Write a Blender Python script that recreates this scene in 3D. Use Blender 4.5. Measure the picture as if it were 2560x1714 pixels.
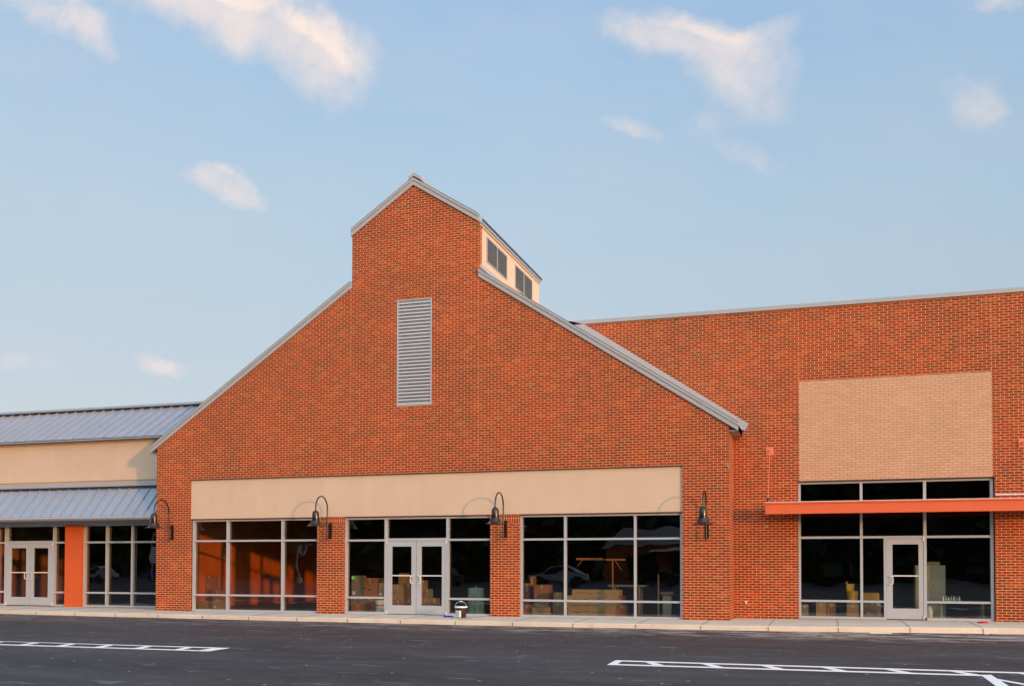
import bpy, bmesh, math, random
from mathutils import Vector, Matrix
from mathutils.geometry import tessellate_polygon
random.seed(7)
R = math.radians
for o in list(bpy.data.objects): bpy.data.objects.remove(o)
SC = bpy.context.scene
COL = SC.collection

# ------------------------------------------------------------------ camera
YAW, PIT, ROLL = 0.306352, 0.0232839, 0.0015942
fwd = Vector((-math.sin(YAW), math.cos(YAW), 0)); rgt = Vector((math.cos(YAW), math.sin(YAW), 0)); up = Vector((0, 0, 1))
F2 = fwd*math.cos(PIT) + up*math.sin(PIT); U2 = -fwd*math.sin(PIT) + up*math.cos(PIT)
R3 = rgt*math.cos(ROLL) + U2*math.sin(ROLL); U3 = -rgt*math.sin(ROLL) + U2*math.cos(ROLL)
cam = bpy.data.cameras.new('camera'); camo = bpy.data.objects.new('camera', cam); COL.objects.link(camo)
m = Matrix((R3, U3, -F2)).transposed().to_4x4(); m.translation = Vector((0, -26.04, 1.51)); camo.matrix_world = m
cam.sensor_width = 36; cam.lens = 34.7705; cam.shift_y = 501.06/2560; cam.clip_start = .1; cam.clip_end = 3000
SC.camera = camo

# ------------------------------------------------------------------ sun and sky
SUNV = Vector((.79, -.58, .105)).normalized()          # towards the sun
EL = math.asin(SUNV.z); AZ = math.atan2(SUNV.x, SUNV.y)
sun = bpy.data.lights.new('sun', 'SUN'); suno = bpy.data.objects.new('sun', sun); COL.objects.link(suno)
suno.rotation_euler = SUNV.to_track_quat('Z', 'Y').to_euler()
sun.energy = 1.2; sun.color = (1, .44, .13); sun.angle = R(1.2)
SC.view_settings.view_transform = 'Standard'; SC.view_settings.look = 'None'; SC.view_settings.gamma = 1
SC.view_settings.exposure = 0.8
SC.render.engine = 'CYCLES'

class NT:
    """small helper to write node graphs"""
    def __init__(s, nt): s.nt = nt
    def n(s, t, **k):
        nd = s.nt.nodes.new(t)
        for a, b in k.items(): setattr(nd, a, b)
        return nd
    def put(s, sock, v):
        if isinstance(v, bpy.types.NodeSocket): s.nt.links.new(v, sock)
        elif v is not None:
            try: sock.default_value = v
            except Exception: sock.default_value = tuple(v) + (1,)
    def m(s, op, a, b=None, c=None, clamp=False):
        nd = s.n('ShaderNodeMath', operation=op); nd.use_clamp = clamp
        for i, v in enumerate((a, b, c)):
            if v is not None: s.put(nd.inputs[i], v)
        return nd.outputs[0]
    def v(s, op, a, b=None, out=0):
        nd = s.n('ShaderNodeVectorMath', operation=op); s.put(nd.inputs[0], a)
        if b is not None: s.put(nd.inputs[1], b)
        return nd.outputs[out]
    def comb(s, x, y, z=0.):
        nd = s.n('ShaderNodeCombineXYZ')
        for i, v in enumerate((x, y, z)): s.put(nd.inputs[i], v)
        return nd.outputs[0]
    def sep(s, v):
        nd = s.n('ShaderNodeSeparateXYZ'); s.put(nd.inputs[0], v); return nd.outputs
    def noise(s, vec, scale, detail=3, rough=.55, dist=0):
        nd = s.n('ShaderNodeTexNoise'); s.put(nd.inputs['Vector'], vec); nd.inputs['Scale'].default_value = scale
        nd.inputs['Detail'].default_value = detail; nd.inputs['Roughness'].default_value = rough; nd.inputs['Distortion'].default_value = dist
        return nd.outputs['Fac']
    def mix(s, f, a, b, blend='MIX'):
        nd = s.n('ShaderNodeMix', data_type='RGBA', blend_type=blend)
        s.put(nd.inputs[0], f); s.put(nd.inputs[6], a if isinstance(a, bpy.types.NodeSocket) else (*a, 1)); s.put(nd.inputs[7], b if isinstance(b, bpy.types.NodeSocket) else (*b, 1))
        return nd.outputs[2]
    def rng(s, x, a, b, c=0., d=1., smooth=False):
        nd = s.n('ShaderNodeMapRange'); nd.interpolation_type = 'SMOOTHSTEP' if smooth else 'LINEAR'
        for i, v in enumerate((x, a, b, c, d)): s.put(nd.inputs[i], v)
        return nd.outputs[0]
    def ramp(s, f, stops, interp='LINEAR'):
        nd = s.n('ShaderNodeValToRGB'); cr = nd.color_ramp; cr.interpolation = interp; s.put(nd.inputs[0], f)
        while len(cr.elements) < len(stops): cr.elements.new(.5)
        for e, (p, c) in zip(cr.elements, stops): e.position = p; e.color = (*c, 1)
        return nd.outputs[0]

w = bpy.data.worlds.new('World'); SC.world = w; w.use_nodes = True; w.node_tree.nodes.clear()
T = NT(w.node_tree)
sky = T.n('ShaderNodeTexSky', sky_type='NISHITA'); sky.sun_disc = False; sky.sun_elevation = EL; sky.sun_rotation = AZ
sky.altitude = 0; sky.air_density = 1.0; sky.dust_density = 1.0; sky.ozone_density = 1.5
SKYK = .12
gen = T.n('ShaderNodeTexCoord').outputs['Generated']
dn = T.v('NORMALIZE', gen)
# cloud field is laid out on the northern sky: tangent plane around the compass direction NOR
NOR = Vector((-math.sin(YAW), math.cos(YAW), 0))
EAST = Vector((math.cos(YAW), math.sin(YAW), 0))
df = T.v('DOT_PRODUCT', dn, NOR, 1); de = T.v('DOT_PRODUCT', dn, EAST, 1); dz = T.sep(dn)[2]
dfc = T.m('MAXIMUM', df, .15)
u0 = T.m('DIVIDE', de, dfc); v0 = T.m('DIVIDE', dz, dfc)
p0 = T.comb(u0, v0)
wn = T.n('ShaderNodeTexNoise'); T.put(wn.inputs['Vector'], p0); wn.inputs['Scale'].default_value = 9; wn.inputs['Detail'].default_value = 5; wn.inputs['Roughness'].default_value = .6
warp = T.v('SCALE', T.v('SUBTRACT', wn.outputs['Color'], (.5, .5, .5))); warp.node.inputs[3].default_value = .060
p1 = T.v('ADD', p0, warp); s1 = T.sep(p1)
# (px, py, rx, ry, tilt deg, weight) in photograph pixels of the northern sky, turned into slopes u, v
CL = [(620, 40, 250, 62, 10, 1.25), (760, 105, 120, 70, 38, 1.2), (810, 170, 90, 62, 30, .95), (440, -10, 130, 40, 8, .9), (560, 60, 90, 45, 30, .5),
      (110, 15, 130, 42, 20, .75), (205, 70, 75, 36, 55, .55), (240, 115, 60, 24, 40, .35),
      (550, 455, 78, 33, 16, 1.25), (525, 437, 40, 24, 0, .7), (600, 480, 62, 20, 14, .7),
      (390, 905, 66, 20, 14, 1.15), (50, 905, 110, 34, 12, .42),
      (1650, 70, 120, 45, 10, .85), (1790, 95, 130, 55, 12, .95), (1545, 60, 60, 26, 10, .55), (1820, 170, 95, 70, 50, .6), (1900, 200, 95, 62, 50, .42), (1925, 60, 70, 40, -20, .35), (1985, 110, 50, 100, 0, .22),
      (1585, 305, 75, 26, 6, .6), (1850, 360, 110, 42, 20, .3), (2465, 255, 62, 56, 20, .6), (2440, 200, 120, 110, 20, .2), (2500, -12, 100, 26, 0, .5), (1770, 290, 70, 30, 0, .25)]
def density(vec, blobs):
    q = T.sep(vec); dens = None
    for (px, py, rx, ry, a, wt) in blobs:
        cu = (px-1280)/2472.6; cv = (1358-py)/2472.6 + math.tan(PIT)
        a = -R(a); du = T.m('SUBTRACT', q[0], cu); dv = T.m('SUBTRACT', q[1], cv)
        ca, sa = math.cos(a), math.sin(a); k = 2472.6
        x = T.m('ADD', T.m('MULTIPLY', du, ca*k/rx), T.m('MULTIPLY', dv, sa*k/rx))
        y = T.m('ADD', T.m('MULTIPLY', du, -sa*k/ry), T.m('MULTIPLY', dv, ca*k/ry))
        r2 = T.m('ADD', T.m('MULTIPLY', x, x), T.m('MULTIPLY', y, y))
        g = T.m('MULTIPLY', T.m('EXPONENT', T.m('MULTIPLY', r2, -1.15)), wt)
        dens = g if dens is None else T.m('ADD', dens, g)
    return dens
dens = density(p1, CL)
upr = T.v('ADD', p1, (-.012, -.016, 0))            # sample further from the sun: tells lit rim from shaded belly
dens2 = density(upr, [c for c in CL if c[5] > .45])
nz = T.noise(p1, 19, 8, .60); nz2 = T.noise(p0, 6, 4, .5)
nz3 = T.noise(p0, 46, 6, .62)
tex = T.m('ADD', T.m('ADD', T.rng(nz, .32, .68, .42, 1.2), T.rng(nz2, .35, .65, -.12, .18)), T.rng(nz3, .3, .7, -.22, .22))
dd = T.m('MULTIPLY', dens, tex)
alpha = T.m('SUBTRACT', 1., T.m('EXPONENT', T.m('MULTIPLY', T.m('MAXIMUM', T.m('SUBTRACT', dd, .09), 0.), -2.1)))
alpha = T.m('MULTIPLY', alpha, T.rng(df, .2, .4))
lit = T.m('ADD', T.rng(T.m('SUBTRACT', dens2, dens), -.22, .42, .1, .95), T.rng(nz, .35, .65, -.15, .3))
# thin veil towards the horizon
# sky colour: mostly a haze ramp over Nishita, sunward glow added as fill light
skc = T.v('SCALE', sky.outputs[0]); skc.node.inputs[3].default_value = SKYK
horizon = T.rng(dz, 0, .55, 0, 1)
haze = T.ramp(horizon, [(0, (.385, .375, .39)), (.22, (.345, .372, .402)), (.6, (.285, .37, .447)), (.87, (.23, .333, .462)), (1, (.205, .31, .46))])
sunside = T.rng(T.v('DOT_PRODUCT', dn, tuple(SUNV), 1), -.35, 1, 0, 1, True)
glow = T.ramp(horizon, [(0, (2.6, 2.2, 1.55)), (.4, (2.1, 2.0, 1.7)), (1, (.9, 1.1, 1.4))])
sky2 = T.mix(sunside, haze, glow)
col = T.mix(.88, skc, sky2)
veil = T.m('MULTIPLY', T.rng(T.noise(T.comb(u0, T.m('MULTIPLY', v0, 2.2)), 3.2, 5, .6), .42, .72), T.rng(df, .1, .4))
col = T.mix(T.m('MULTIPLY', veil, .22), col, (.37, .385, .41))
ccol = T.mix(T.m('MINIMUM', T.m('MAXIMUM', T.m('MULTIPLY', lit, T.rng(dd, .1, .7, .35, 1)), 0.), 1.), (.42, .405, .425), (.60, .495, .435))
col = T.mix(T.m('MULTIPLY', alpha, .97), col, ccol)
eastd = T.m('MULTIPLY', T.rng(u0, .02, .62, 0, 1), T.rng(df, .1, .5))
col = T.mix(eastd, col, T.mix(1., col, (.87, .92, .955), 'MULTIPLY'))
bg = T.n('ShaderNodeBackground'); T.put(bg.inputs[0], col); bg.inputs[1].default_value = 1.0
wo = T.n('ShaderNodeOutputWorld'); w.node_tree.links.new(bg.outputs[0], wo.inputs[0])

# ------------------------------------------------------------------ materials
def mat(name):
    mt = bpy.data.materials.new(name); mt.use_nodes = True; mt.node_tree.nodes.clear(); t = NT(mt.node_tree)
    o = t.n('ShaderNodeOutputMaterial'); return mt, t, o
def pbsdf(t, o, color, rough=.7, metal=0., bump=None, bstr=.2, bdist=.01, spec=.5, coat=0.):
    b = t.n('ShaderNodeBsdfPrincipled')
    t.put(b.inputs['Base Color'], color if isinstance(color, bpy.types.NodeSocket) else (*color, 1))
    t.put(b.inputs['Roughness'], rough); t.put(b.inputs['Metallic'], metal); b.inputs['Specular IOR Level'].default_value = spec
    b.inputs['Coat Weight'].default_value = coat
    if bump is not None:
        bn = t.n('ShaderNodeBump'); t.put(bn.inputs['Height'], bump); bn.inputs['Strength'].default_value = bstr; bn.inputs['Distance'].default_value = bdist
        t.nt.links.new(bn.outputs[0], b.inputs['Normal'])
    t.nt.links.new(b.outputs[0], o.inputs[0]); return b
def simple(name, c, rough=.6, metal=0., var=.12, scale=3., spec=.5, coat=0.):
    mt, t, o = mat(name); P = t.n('ShaderNodeNewGeometry').outputs['Position']
    n = t.noise(P, scale, 4); n2 = t.noise(P, scale*14, 2)
    f = t.rng(t.m('ADD', t.m('MULTIPLY', n, .7), t.m('MULTIPLY', n2, .3)), .3, .7, 1-var, 1+var)
    cc = t.v('SCALE', tuple(c)); t.put(cc.node.inputs[3], f)
    pbsdf(t, o, cc, t.rng(n, .3, .7, max(.02, rough-.06), rough+.06), metal, spec=spec, coat=coat); return mt
def wallpos(t):
    s = t.sep(t.n('ShaderNodeNewGeometry').outputs['Position'])
    return t.comb(t.m('ADD', s[0], s[1]), t.m('SUBTRACT', s[2], .13)), s
def brick(name, ramp, mortar, msize=.0110, lo=.76, hi=1.20, joint_dark=None, bw=.2032, rh=.0677, soldier=False):
    mt, t, o = mat(name); v, s = wallpos(t)
    if soldier: v = t.comb(s[2], t.m('ADD', s[0], s[1]))
    b = t.n('ShaderNodeTexBrick'); t.put(b.inputs['Vector'], v); b.offset = .5; b.squash = 1
    if soldier: b.offset = 0
    b.inputs['Color1'].default_value = (0, 0, 0, 1); b.inputs['Color2'].default_value = (1, 1, 1, 1)
    b.inputs['Mortar'].default_value = (.5, .5, .5, 1)
    b.inputs['Scale'].default_value = 1; b.inputs['Mortar Size'].default_value = msize/2; b.inputs['Mortar Smooth'].default_value = .15
    b.inputs['Bias'].default_value = 0; b.inputs['Brick Width'].default_value = bw; b.inputs['Row Height'].default_value = rh
    c = t.ramp(b.outputs['Color'], ramp)
    P = t.n('ShaderNodeNewGeometry').outputs['Position']
    fine = t.noise(P, 60, 3, .6); big = t.noise(P, .45, 3, .5); mid = t.noise(P, 2.2, 3)
    sc = t.v('SCALE', c); t.put(sc.node.inputs[3], t.m('MULTIPLY', t.rng(fine, .3, .7, .86, 1.12), t.rng(t.m('ADD', t.m('MULTIPLY', big, .6), t.m('MULTIPLY', mid, .4)), .35, .65, lo, hi)))
    mo = t.v('SCALE', tuple(mortar)); t.put(mo.node.inputs[3], t.rng(t.noise(P, 5, 3), .3, .7, .85, 1.12))
    cc = t.mix(b.outputs['Fac'], sc, mo)
    h = t.m('SUBTRACT', t.m('MULTIPLY', fine, .15), b.outputs['Fac'])
    pbsdf(t, o, cc, .85, bump=h, bstr=.35, bdist=.004, spec=.25); return mt
M = {}
RED = [(0, (.19, .040, .010)), (.14, (.235, .032, .006)), (.5, (.295, .025, .003)), (.85, (.335, .036, .004)), (1, (.385, .075, .009))]
M['brick'] = brick('red_brick', RED, (.76, .46, .225))
M['soldier'] = brick('red_brick_upright', RED, (.76, .46, .225), soldier=True, bw=.2032, rh=.0677)
M['tanbrick'] = brick('painted_tan_brick', [(0, (.56, .335, .205)), (1, (.62, .375, .235))], (.27, .125, .055), msize=.009, lo=.96, hi=1.04)
def stucco(name, c):
    mt, t, o = mat(name); P = t.n('ShaderNodeNewGeometry').outputs['Position']
    s = t.sep(P); st = t.noise(t.comb(t.m('MULTIPLY', s[0], 3.), t.m('MULTIPLY', s[1], 3.), t.m('MULTIPLY', s[2], .5)), 1.2, 4)
    f = t.rng(t.m('ADD', t.m('MULTIPLY', t.noise(P, .9, 4), .6), t.m('MULTIPLY', st, .4)), .35, .65, .955, 1.04)
    cc = t.v('SCALE', c); t.put(cc.node.inputs[3], f)
    pbsdf(t, o, cc, .9, bump=t.noise(P, 110, 3), bstr=.25, bdist=.003, spec=.2); return mt
M['stucco'] = stucco('cream_stucco', (.615, .465, .335))
M['stucco_cream'] = stucco('cupola_stucco', (.64, .47, .33))
M['fascia'] = simple('grey_fascia_metal', (.36, .365, .375), .5, 0, .05)
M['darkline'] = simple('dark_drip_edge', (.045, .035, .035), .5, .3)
M['lintel'] = simple('red_painted_lintel', (.16, .035, .028), .6)
M['sealant'] = simple('orange_sealant', (.50, .15, .06), .8)
def roofmetal():
    mt, t, o = mat('galvanised_roof_metal'); P = t.n('ShaderNodeNewGeometry').outputs['Position']
    n = t.noise(P, .8, 3); n2 = t.noise(P, 7, 3)
    c = t.mix(t.rng(n, .3, .7), (.37, .45, .54), (.43, .50, .59))
    pbsdf(t, o, c, t.rng(n2, .3, .7, .34, .46), .45, bump=t.noise(P, 2.5, 2), bstr=.08, bdist=.02); return mt
M['roof'] = roofmetal()
M['seam'] = simple('roof_seam_metal', (.33, .295, .27), .5, .1, .05)  # tan of the sunlit seam sides put into the base colour
M['alu'] = simple('satin_aluminium', (.40, .42, .44), .45, 0, .04, 1.2)
M['alud'] = simple('bright_aluminium', (.70, .66, .62), .35, 0, .04, 1.2)
M['orange'] = simple('orange_stucco', (.62, .098, .016), .8, 0, .06, 2)
M['canopy'] = simple('orange_canopy_paint', (.68, .115, .030), .5, 0, .06, 2)
M['salmon'] = simple('salmon_plate_paint', (.72, .19, .10), .55)
M['bronze'] = simple('dark_bronze_enamel', (.022, .014, .011), .24, .15, .1, 8, spec=.5, coat=.25)
M['black'] = simple('black_gap', (.006, .006, .007), .9)
M['slat'] = simple('louvre_blade_grey', (.47, .48, .50), .5, .3, .05)
M['slatdark'] = simple('louvre_blade_dark', (.36, .34, .34), .5, .3, .05)
M['white'] = simple('white_plastic', (.78, .78, .76), .45)
M['cream'] = simple('cream_metal_cabinet', (.40, .37, .27), .5)
M['bucket'] = simple('dark_brown_pail', (.035, .018, .01), .3)
M['blue'] = simple('bright_blue_plastic', (.01, .03, .50), .35)
M['red'] = simple('red_cloth', (.70, .02, .015), .8)
M['yellow'] = simple('yellow_plastic', (.70, .36, .02), .45)
M['green'] = simple('green_sticker', (.05, .5, .05), .6)
M['timber'] = simple('pale_timber', (.50, .32, .16), .7)
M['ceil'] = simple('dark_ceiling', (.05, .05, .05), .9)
M['inwall'] = simple('interior_board', (.74, .16, .022), .85, 0, .15, 1.5)
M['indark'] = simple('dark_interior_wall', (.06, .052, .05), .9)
M['infloor'] = simple('interior_concrete', (.15, .14, .125), .5, 0, .2, 1.2)
M['kraft'] = simple('brown_cardboard', (.42, .24, .10), .85, 0, .08, 6)
M['kraft2'] = simple('red_brown_cardboard', (.40, .15, .06), .85, 0, .08, 6)
M['kraft3'] = simple('grey_brown_cardboard', (.30, .22, .13), .85, 0, .08, 6)
M['tape'] = simple('packing_tape', (.55, .38, .20), .35)
M['ink'] = simple('dark_print', (.04, .03, .025), .8)
M['paper'] = simple('white_label', (.75, .75, .70), .7)
M['paint'] = None
def wrapmat():
    mt, t, o = mat('greenish_stretch_film'); P = t.n('ShaderNodeNewGeometry').outputs['Position']; s = t.sep(P)
    st = t.noise(t.comb(t.m('MULTIPLY', s[0], 22), t.m('MULTIPLY', s[1], 22), t.m('MULTIPLY', s[2], 2.)), 1, 3)
    pbsdf(t, o, t.mix(t.rng(st, .3, .7), (.16, .24, .18), (.50, .62, .48)), .25, 0, bump=st, bstr=.4, coat=.5); return mt
M['wrap'] = wrapmat()
def asphalt():
    mt, t, o = mat('new_asphalt'); P = t.n('ShaderNodeNewGeometry').outputs['Position']; s = t.sep(P)
    gr = t.noise(P, 95, 3, .75); gm = t.noise(P, 14, 3, .6)
    long = t.comb(t.m('MULTIPLY', s[0], .30), s[1])                       # paving lanes run along the shops
    pat = t.noise(long, .55, 5, .62); pat2 = t.noise(P, 1.1, 4, .6)
    c = t.mix(t.rng(gr, .34, .68), (.021, .0195, .0195), (.082, .0745, .0735))
    f = t.m('MULTIPLY', t.rng(pat, .36, .64, .70, 1.32), t.m('MULTIPLY', t.rng(pat2, .36, .64, .86, 1.14), t.rng(gm, .35, .65, .90, 1.10)))
    cs = t.v('SCALE', c); t.put(cs.node.inputs[3], f)
    near = t.rng(s[1], -11, -2.4, 0, 1, True)
    kerb_brown = t.m('MULTIPLY', near, t.rng(t.noise(long, .9, 4), .34, .60))  # redder brown in long patches towards the kerb
    c = t.mix(t.m('MULTIPLY', kerb_brown, 1.), cs, t.mix(t.rng(gr, .34, .68), (.040, .024, .021), (.105, .062, .052)))
    # dark lane joint and faint wheel tracks
    jy = t.m('ADD', s[1], t.m('MULTIPLY', t.rng(t.noise(t.comb(s[0], 0.), .25, 3), .3, .7, -.25, .25), 1.))
    for y0, w_, k_ in ((-7.1, .10, .55), (-13.6, .14, .4), (-5.0, .5, .18), (-12.4, .55, .16), (-15.4, .5, .18)):
        d = t.m('ABSOLUTE', t.m('SUBTRACT', jy, y0)); c = t.mix(t.rng(d, 0, w_, k_, 0, True), c, (.018, .016, .017))
    near2 = t.rng(s[1], -5.6, -3.0, 0, 1, True); rightw = t.rng(s[0], -16, 0, .35, 1)
    sc = t.noise(t.comb(t.m('MULTIPLY', s[0], .45), t.m('MULTIPLY', s[1], 1.1)), 2.2, 6, .72, .5)
    scf = t.m('MULTIPLY', t.m('MULTIPLY', t.rng(sc, .47, .56), near2), rightw)
    c = t.mix(t.m('MULTIPLY', scf, .9), c, (.42, .35, .30))
    sand = t.m('MULTIPLY', t.rng(t.v('LENGTH', t.v('SUBTRACT', P, (.1, -3.0, 0)), None, 1), .3, 1.6, 1, 0), t.rng(t.noise(P, 6, 5, .7), .45, .58)); c = t.mix(t.m('MULTIPLY', sand, .8), c, (.50, .38, .22))
    sc2 = t.noise(t.comb(t.m('MULTIPLY', s[0], .35), s[1]), 3.1, 6, .75, .8)
    c = t.mix(t.rng(sc2, .575, .66, 0, .55), c, (.22, .205, .20))
    sp = t.n('ShaderNodeTexVoronoi'); t.put(sp.inputs['Vector'], P); sp.inputs['Scale'].default_value = 2.2; sp.inputs['Randomness'].default_value = 1
    c = t.mix(t.rng(sp.outputs['Distance'], .045, .07, .85, 0), c, (.5, .47, .43))
    pbsdf(t, o, c, t.rng(pat, .3, .7, .72, .9), bump=gr, bstr=.6, bdist=.008, spec=.3); return mt
M['asphalt'] = asphalt()
def concrete():
    mt, t, o = mat('kerb_concrete'); P = t.n('ShaderNodeNewGeometry').outputs['Position']; s = t.sep(P)
    n = t.noise(P, .8, 5, .6); n2 = t.noise(P, 40, 3)
    c = t.mix(t.rng(n, .3, .7), (.60, .50, .38), (.74, .61, .45))
    c = t.mix(t.rng(t.noise(t.comb(t.m('MULTIPLY', s[0], 1.2), t.m('MULTIPLY', s[1], .4)), 1.3, 5, .7), .60, .75, 0, .5), c, (.50, .31, .19))
    c2 = t.v('SCALE', c); t.put(c2.node.inputs[3], t.rng(n2, .3, .7, .92, 1.08))
    pbsdf(t, o, c2, .85, bump=n2, bstr=.3, bdist=.003); return mt
M['concrete'] = concrete()
def rpaint():
    mt, t, o = mat('white_road_paint'); P = t.n('ShaderNodeNewGeometry').outputs['Position']
    c = t.mix(t.rng(t.noise(P, 22, 6, .75), .57, .68, 0, .6), (.92, .87, .82), (.25, .22, .20))
    pbsdf(t, o, c, .7); return mt
M['paint'] = rpaint()
def glass():
    mt, t, o = mat('storefront_glass'); P = t.n('ShaderNodeNewGeometry').outputs['Position']
    g = t.n('ShaderNodeNewGeometry'); cth = t.m('ABSOLUTE', t.v('DOT_PRODUCT', g.outputs['Normal'], g.outputs['Incoming'], 1))
    fres = t.m('ADD', .11, t.m('MULTIPLY', .89, t.m('POWER', t.m('SUBTRACT', 1., cth, clamp=True), 5.)))
    bn = t.n('ShaderNodeBump'); t.put(bn.inputs['Height'], t.noise(P, .9, 1.5)); bn.inputs['Strength'].default_value = .25; bn.inputs['Distance'].default_value = .02
    gl = t.n('ShaderNodeBsdfGlossy'); gl.inputs['Roughness'].default_value = .0; gl.inputs[0].default_value = (.9, .95, 1, 1)
    t.nt.links.new(bn.outputs[0], gl.inputs['Normal'])
    tr = t.n('ShaderNodeBsdfTransparent'); tr.inputs[0].default_value = (.76, .79, .75, 1)
    mx = t.n('ShaderNodeMixShader'); t.nt.links.new(fres, mx.inputs[0]); t.nt.links.new(tr.outputs[0], mx.inputs[1]); t.nt.links.new(gl.outputs[0], mx.inputs[2])
    t.nt.links.new(mx.outputs[0], o.inputs[0]); return mt
M['glass'] = glass()
def leafm():
    mt, t, o = mat('dark_foliage'); P = t.n('ShaderNodeNewGeometry').outputs['Position']
    pbsdf(t, o, t.mix(t.rng(t.noise(P, .5, 4), .3, .7), (.02, .032, .012), (.05, .075, .02)), .8); return mt
M['leaf'] = leafm()

# ------------------------------------------------------------------ mesh helpers
def box(bm, x0, x1, y0, y1, z0, z1):
    vs = [bm.verts.new(p) for p in ((x0, y0, z0), (x1, y0, z0), (x1, y1, z0), (x0, y1, z0), (x0, y0, z1), (x1, y0, z1), (x1, y1, z1), (x0, y1, z1))]
    for f in ((0, 3, 2, 1), (4, 5, 6, 7), (0, 1, 5, 4), (1, 2, 6, 5), (2, 3, 7, 6), (3, 0, 4, 7)): bm.faces.new([vs[i] for i in f])
    return vs
def prism(bm, loops, a0, a1, axis='y'):
    """polygon with holes (2D loops) extruded along y (x,z loops), x (y,z loops) or z (x,y loops)"""
    mk = {'y': lambda p, a: (p[0], a, p[1]), 'x': lambda p, a: (a, p[0], p[1]), 'z': lambda p, a: (p[0], p[1], a)}[axis]
    fl = [p for l in loops for p in l]
    A = [bm.verts.new(mk(p, a0)) for p in fl]; B = [bm.verts.new(mk(p, a1)) for p in fl]
    tris = tessellate_polygon([[Vector((p[0], p[1], 0)) for p in l] for l in loops])
    for t in tris:
        for V, fl_ in ((A, 1), (B, -1)):
            try: bm.faces.new([V[i] for i in t][::fl_])
            except ValueError: pass
    k = 0
    for l in loops:
        n = len(l)
        for i in range(n):
            j = (i+1) % n; bm.faces.new((A[k+i], A[k+j], B[k+j], B[k+i]))
        k += n
def tube(bm, pts, r, seg=10, closed=False, cap=True):
    pts = [Vector(p) for p in pts]; n = len(pts); rings = []; rr = r if isinstance(r, (list, tuple)) else [r]*n
    ref = None
    for i, p in enumerate(pts):
        if closed: d = pts[(i+1) % n]-pts[i-1]
        else: d = pts[min(i+1, n-1)]-pts[max(i-1, 0)]
        d.normalize()
        if ref is None: ref = d.orthogonal().normalized()
        ref = (ref - d*ref.dot(d)).normalized(); s = d.cross(ref)
        rings.append([bm.verts.new(p + (ref*math.cos(2*math.pi*k/seg)+s*math.sin(2*math.pi*k/seg))*rr[i]) for k in range(seg)])
    for i in range(n if closed else n-1):
        a, b = rings[i], rings[(i+1) % n]
        for k in range(seg): bm.faces.new((a[k], a[(k+1) % seg], b[(k+1) % seg], b[k]))
    if cap and not closed: bm.faces.new(rings[0][::-1]); bm.faces.new(rings[-1])
def lathe(bm, prof, c, seg=28, capb=False, capt=False):
    rings = [[bm.verts.new((c[0]+r*math.cos(2*math.pi*k/seg), c[1]+r*math.sin(2*math.pi*k/seg), c[2]+z)) for k in range(seg)] for r, z in prof]
    for a, b in zip(rings, rings[1:]):
        for k in range(seg): bm.faces.new((a[k], a[(k+1) % seg], b[(k+1) % seg], b[k]))
    if capb: bm.faces.new(rings[0][::-1])
    if capt: bm.faces.new(rings[-1])
WL = {}
def link(name, bm, m_, parent=None, smooth=False, W=None, bevel=0, fix=True):
    if fix: bmesh.ops.recalc_face_normals(bm, faces=bm.faces[:])
    if parent is not None: W = WL[parent.name]
    if W is None: W = Vector((0, 0, 0))
    bmesh.ops.translate(bm, verts=bm.verts[:], vec=-Vector(W))
    me = bpy.data.meshes.new(name); bm.to_mesh(me); bm.free(); me.materials.append(m_ if not isinstance(m_, str) else M[m_])
    if smooth:
        me.polygons.foreach_set('use_smooth', [True]*len(me.polygons)); me.set_sharp_from_angle(angle=R(38))
    o = bpy.data.objects.new(name, me); COL.objects.link(o)
    if parent is not None: o.parent = parent
    else: o.location = W
    if bevel:
        b = o.modifiers.new('bevel', 'BEVEL'); b.width = bevel; b.segments = 2; b.limit_method = 'ANGLE'
    WL[o.name] = Vector(W); return o
def tag(o, label=None, cat=None, group=None, kind=None):
    for k, v in (('label', label), ('category', cat), ('group', group), ('kind', kind)):
        if v: o[k] = v
    return o
def thing(name, loc, label, cat, group=None):
    o = bpy.data.objects.new(name, None); COL.objects.link(o); o.location = loc; o.empty_display_size = .2
    WL[o.name] = Vector(loc); return tag(o, label, cat, group)
def B(): return bmesh.new()
def bpart(name, m_, parent, boxes, **k):
    bm = B()
    for b in boxes: box(bm, *b)
    return link(name, bm, m_, parent, **k)
def copy_tree(o, parent=None):
    c = o.copy(); COL.objects.link(c); c.parent = parent; WL[c.name] = WL[o.name]
    for ch in list(o.children): copy_tree(ch, c)
    return c

# ------------------------------------------------------------------ ground
def kerb(x):
    pts = [(-45, -.9), (-25, -1.3), (-20, -1.68), (-13.4, -2.05), (-7, -2.25), (-1.3, -2.1), (.3, -1.95), (1.8, -1.7), (3.5, -1.42), (4.7, -1.3), (14, -.9)]
    for (a, b), (c, d) in zip(pts, pts[1:]):
        if x <= c: return b+(d-b)*(x-a)/(c-a)
    return pts[-1][1]
def swz(x): return .13 + max(0, min(1, (x+2.3)/7))*.022
bm = B(); box(bm, -600, 600, -600, 700, -.6, .015); tag(link('asphalt_ground', bm, 'asphalt'), kind='structure')
bm = B(); xs = [-45+i*.5 for i in range(119)]
J = [-1.27+1.56*k for k in range(-28, 9)]
rows = []
for x in xs:
    k = kerb(x); z = swz(x)
    rows.append([bm.verts.new(p) for p in ((x, k-.004, 0), (x, k+.012, z-.02), (x, k+.03, z-.003), (x, k+.16, z), (x, 2.2, z+.004), (x, 2.2, 0))])
for a, b in zip(rows, rows[1:]):
    for i in range(5): bm.faces.new((a[i], b[i], b[i+1], a[i+1]))
tag(link('pavement', bm, 'concrete', smooth=False), kind='structure')
bm = B()
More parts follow.
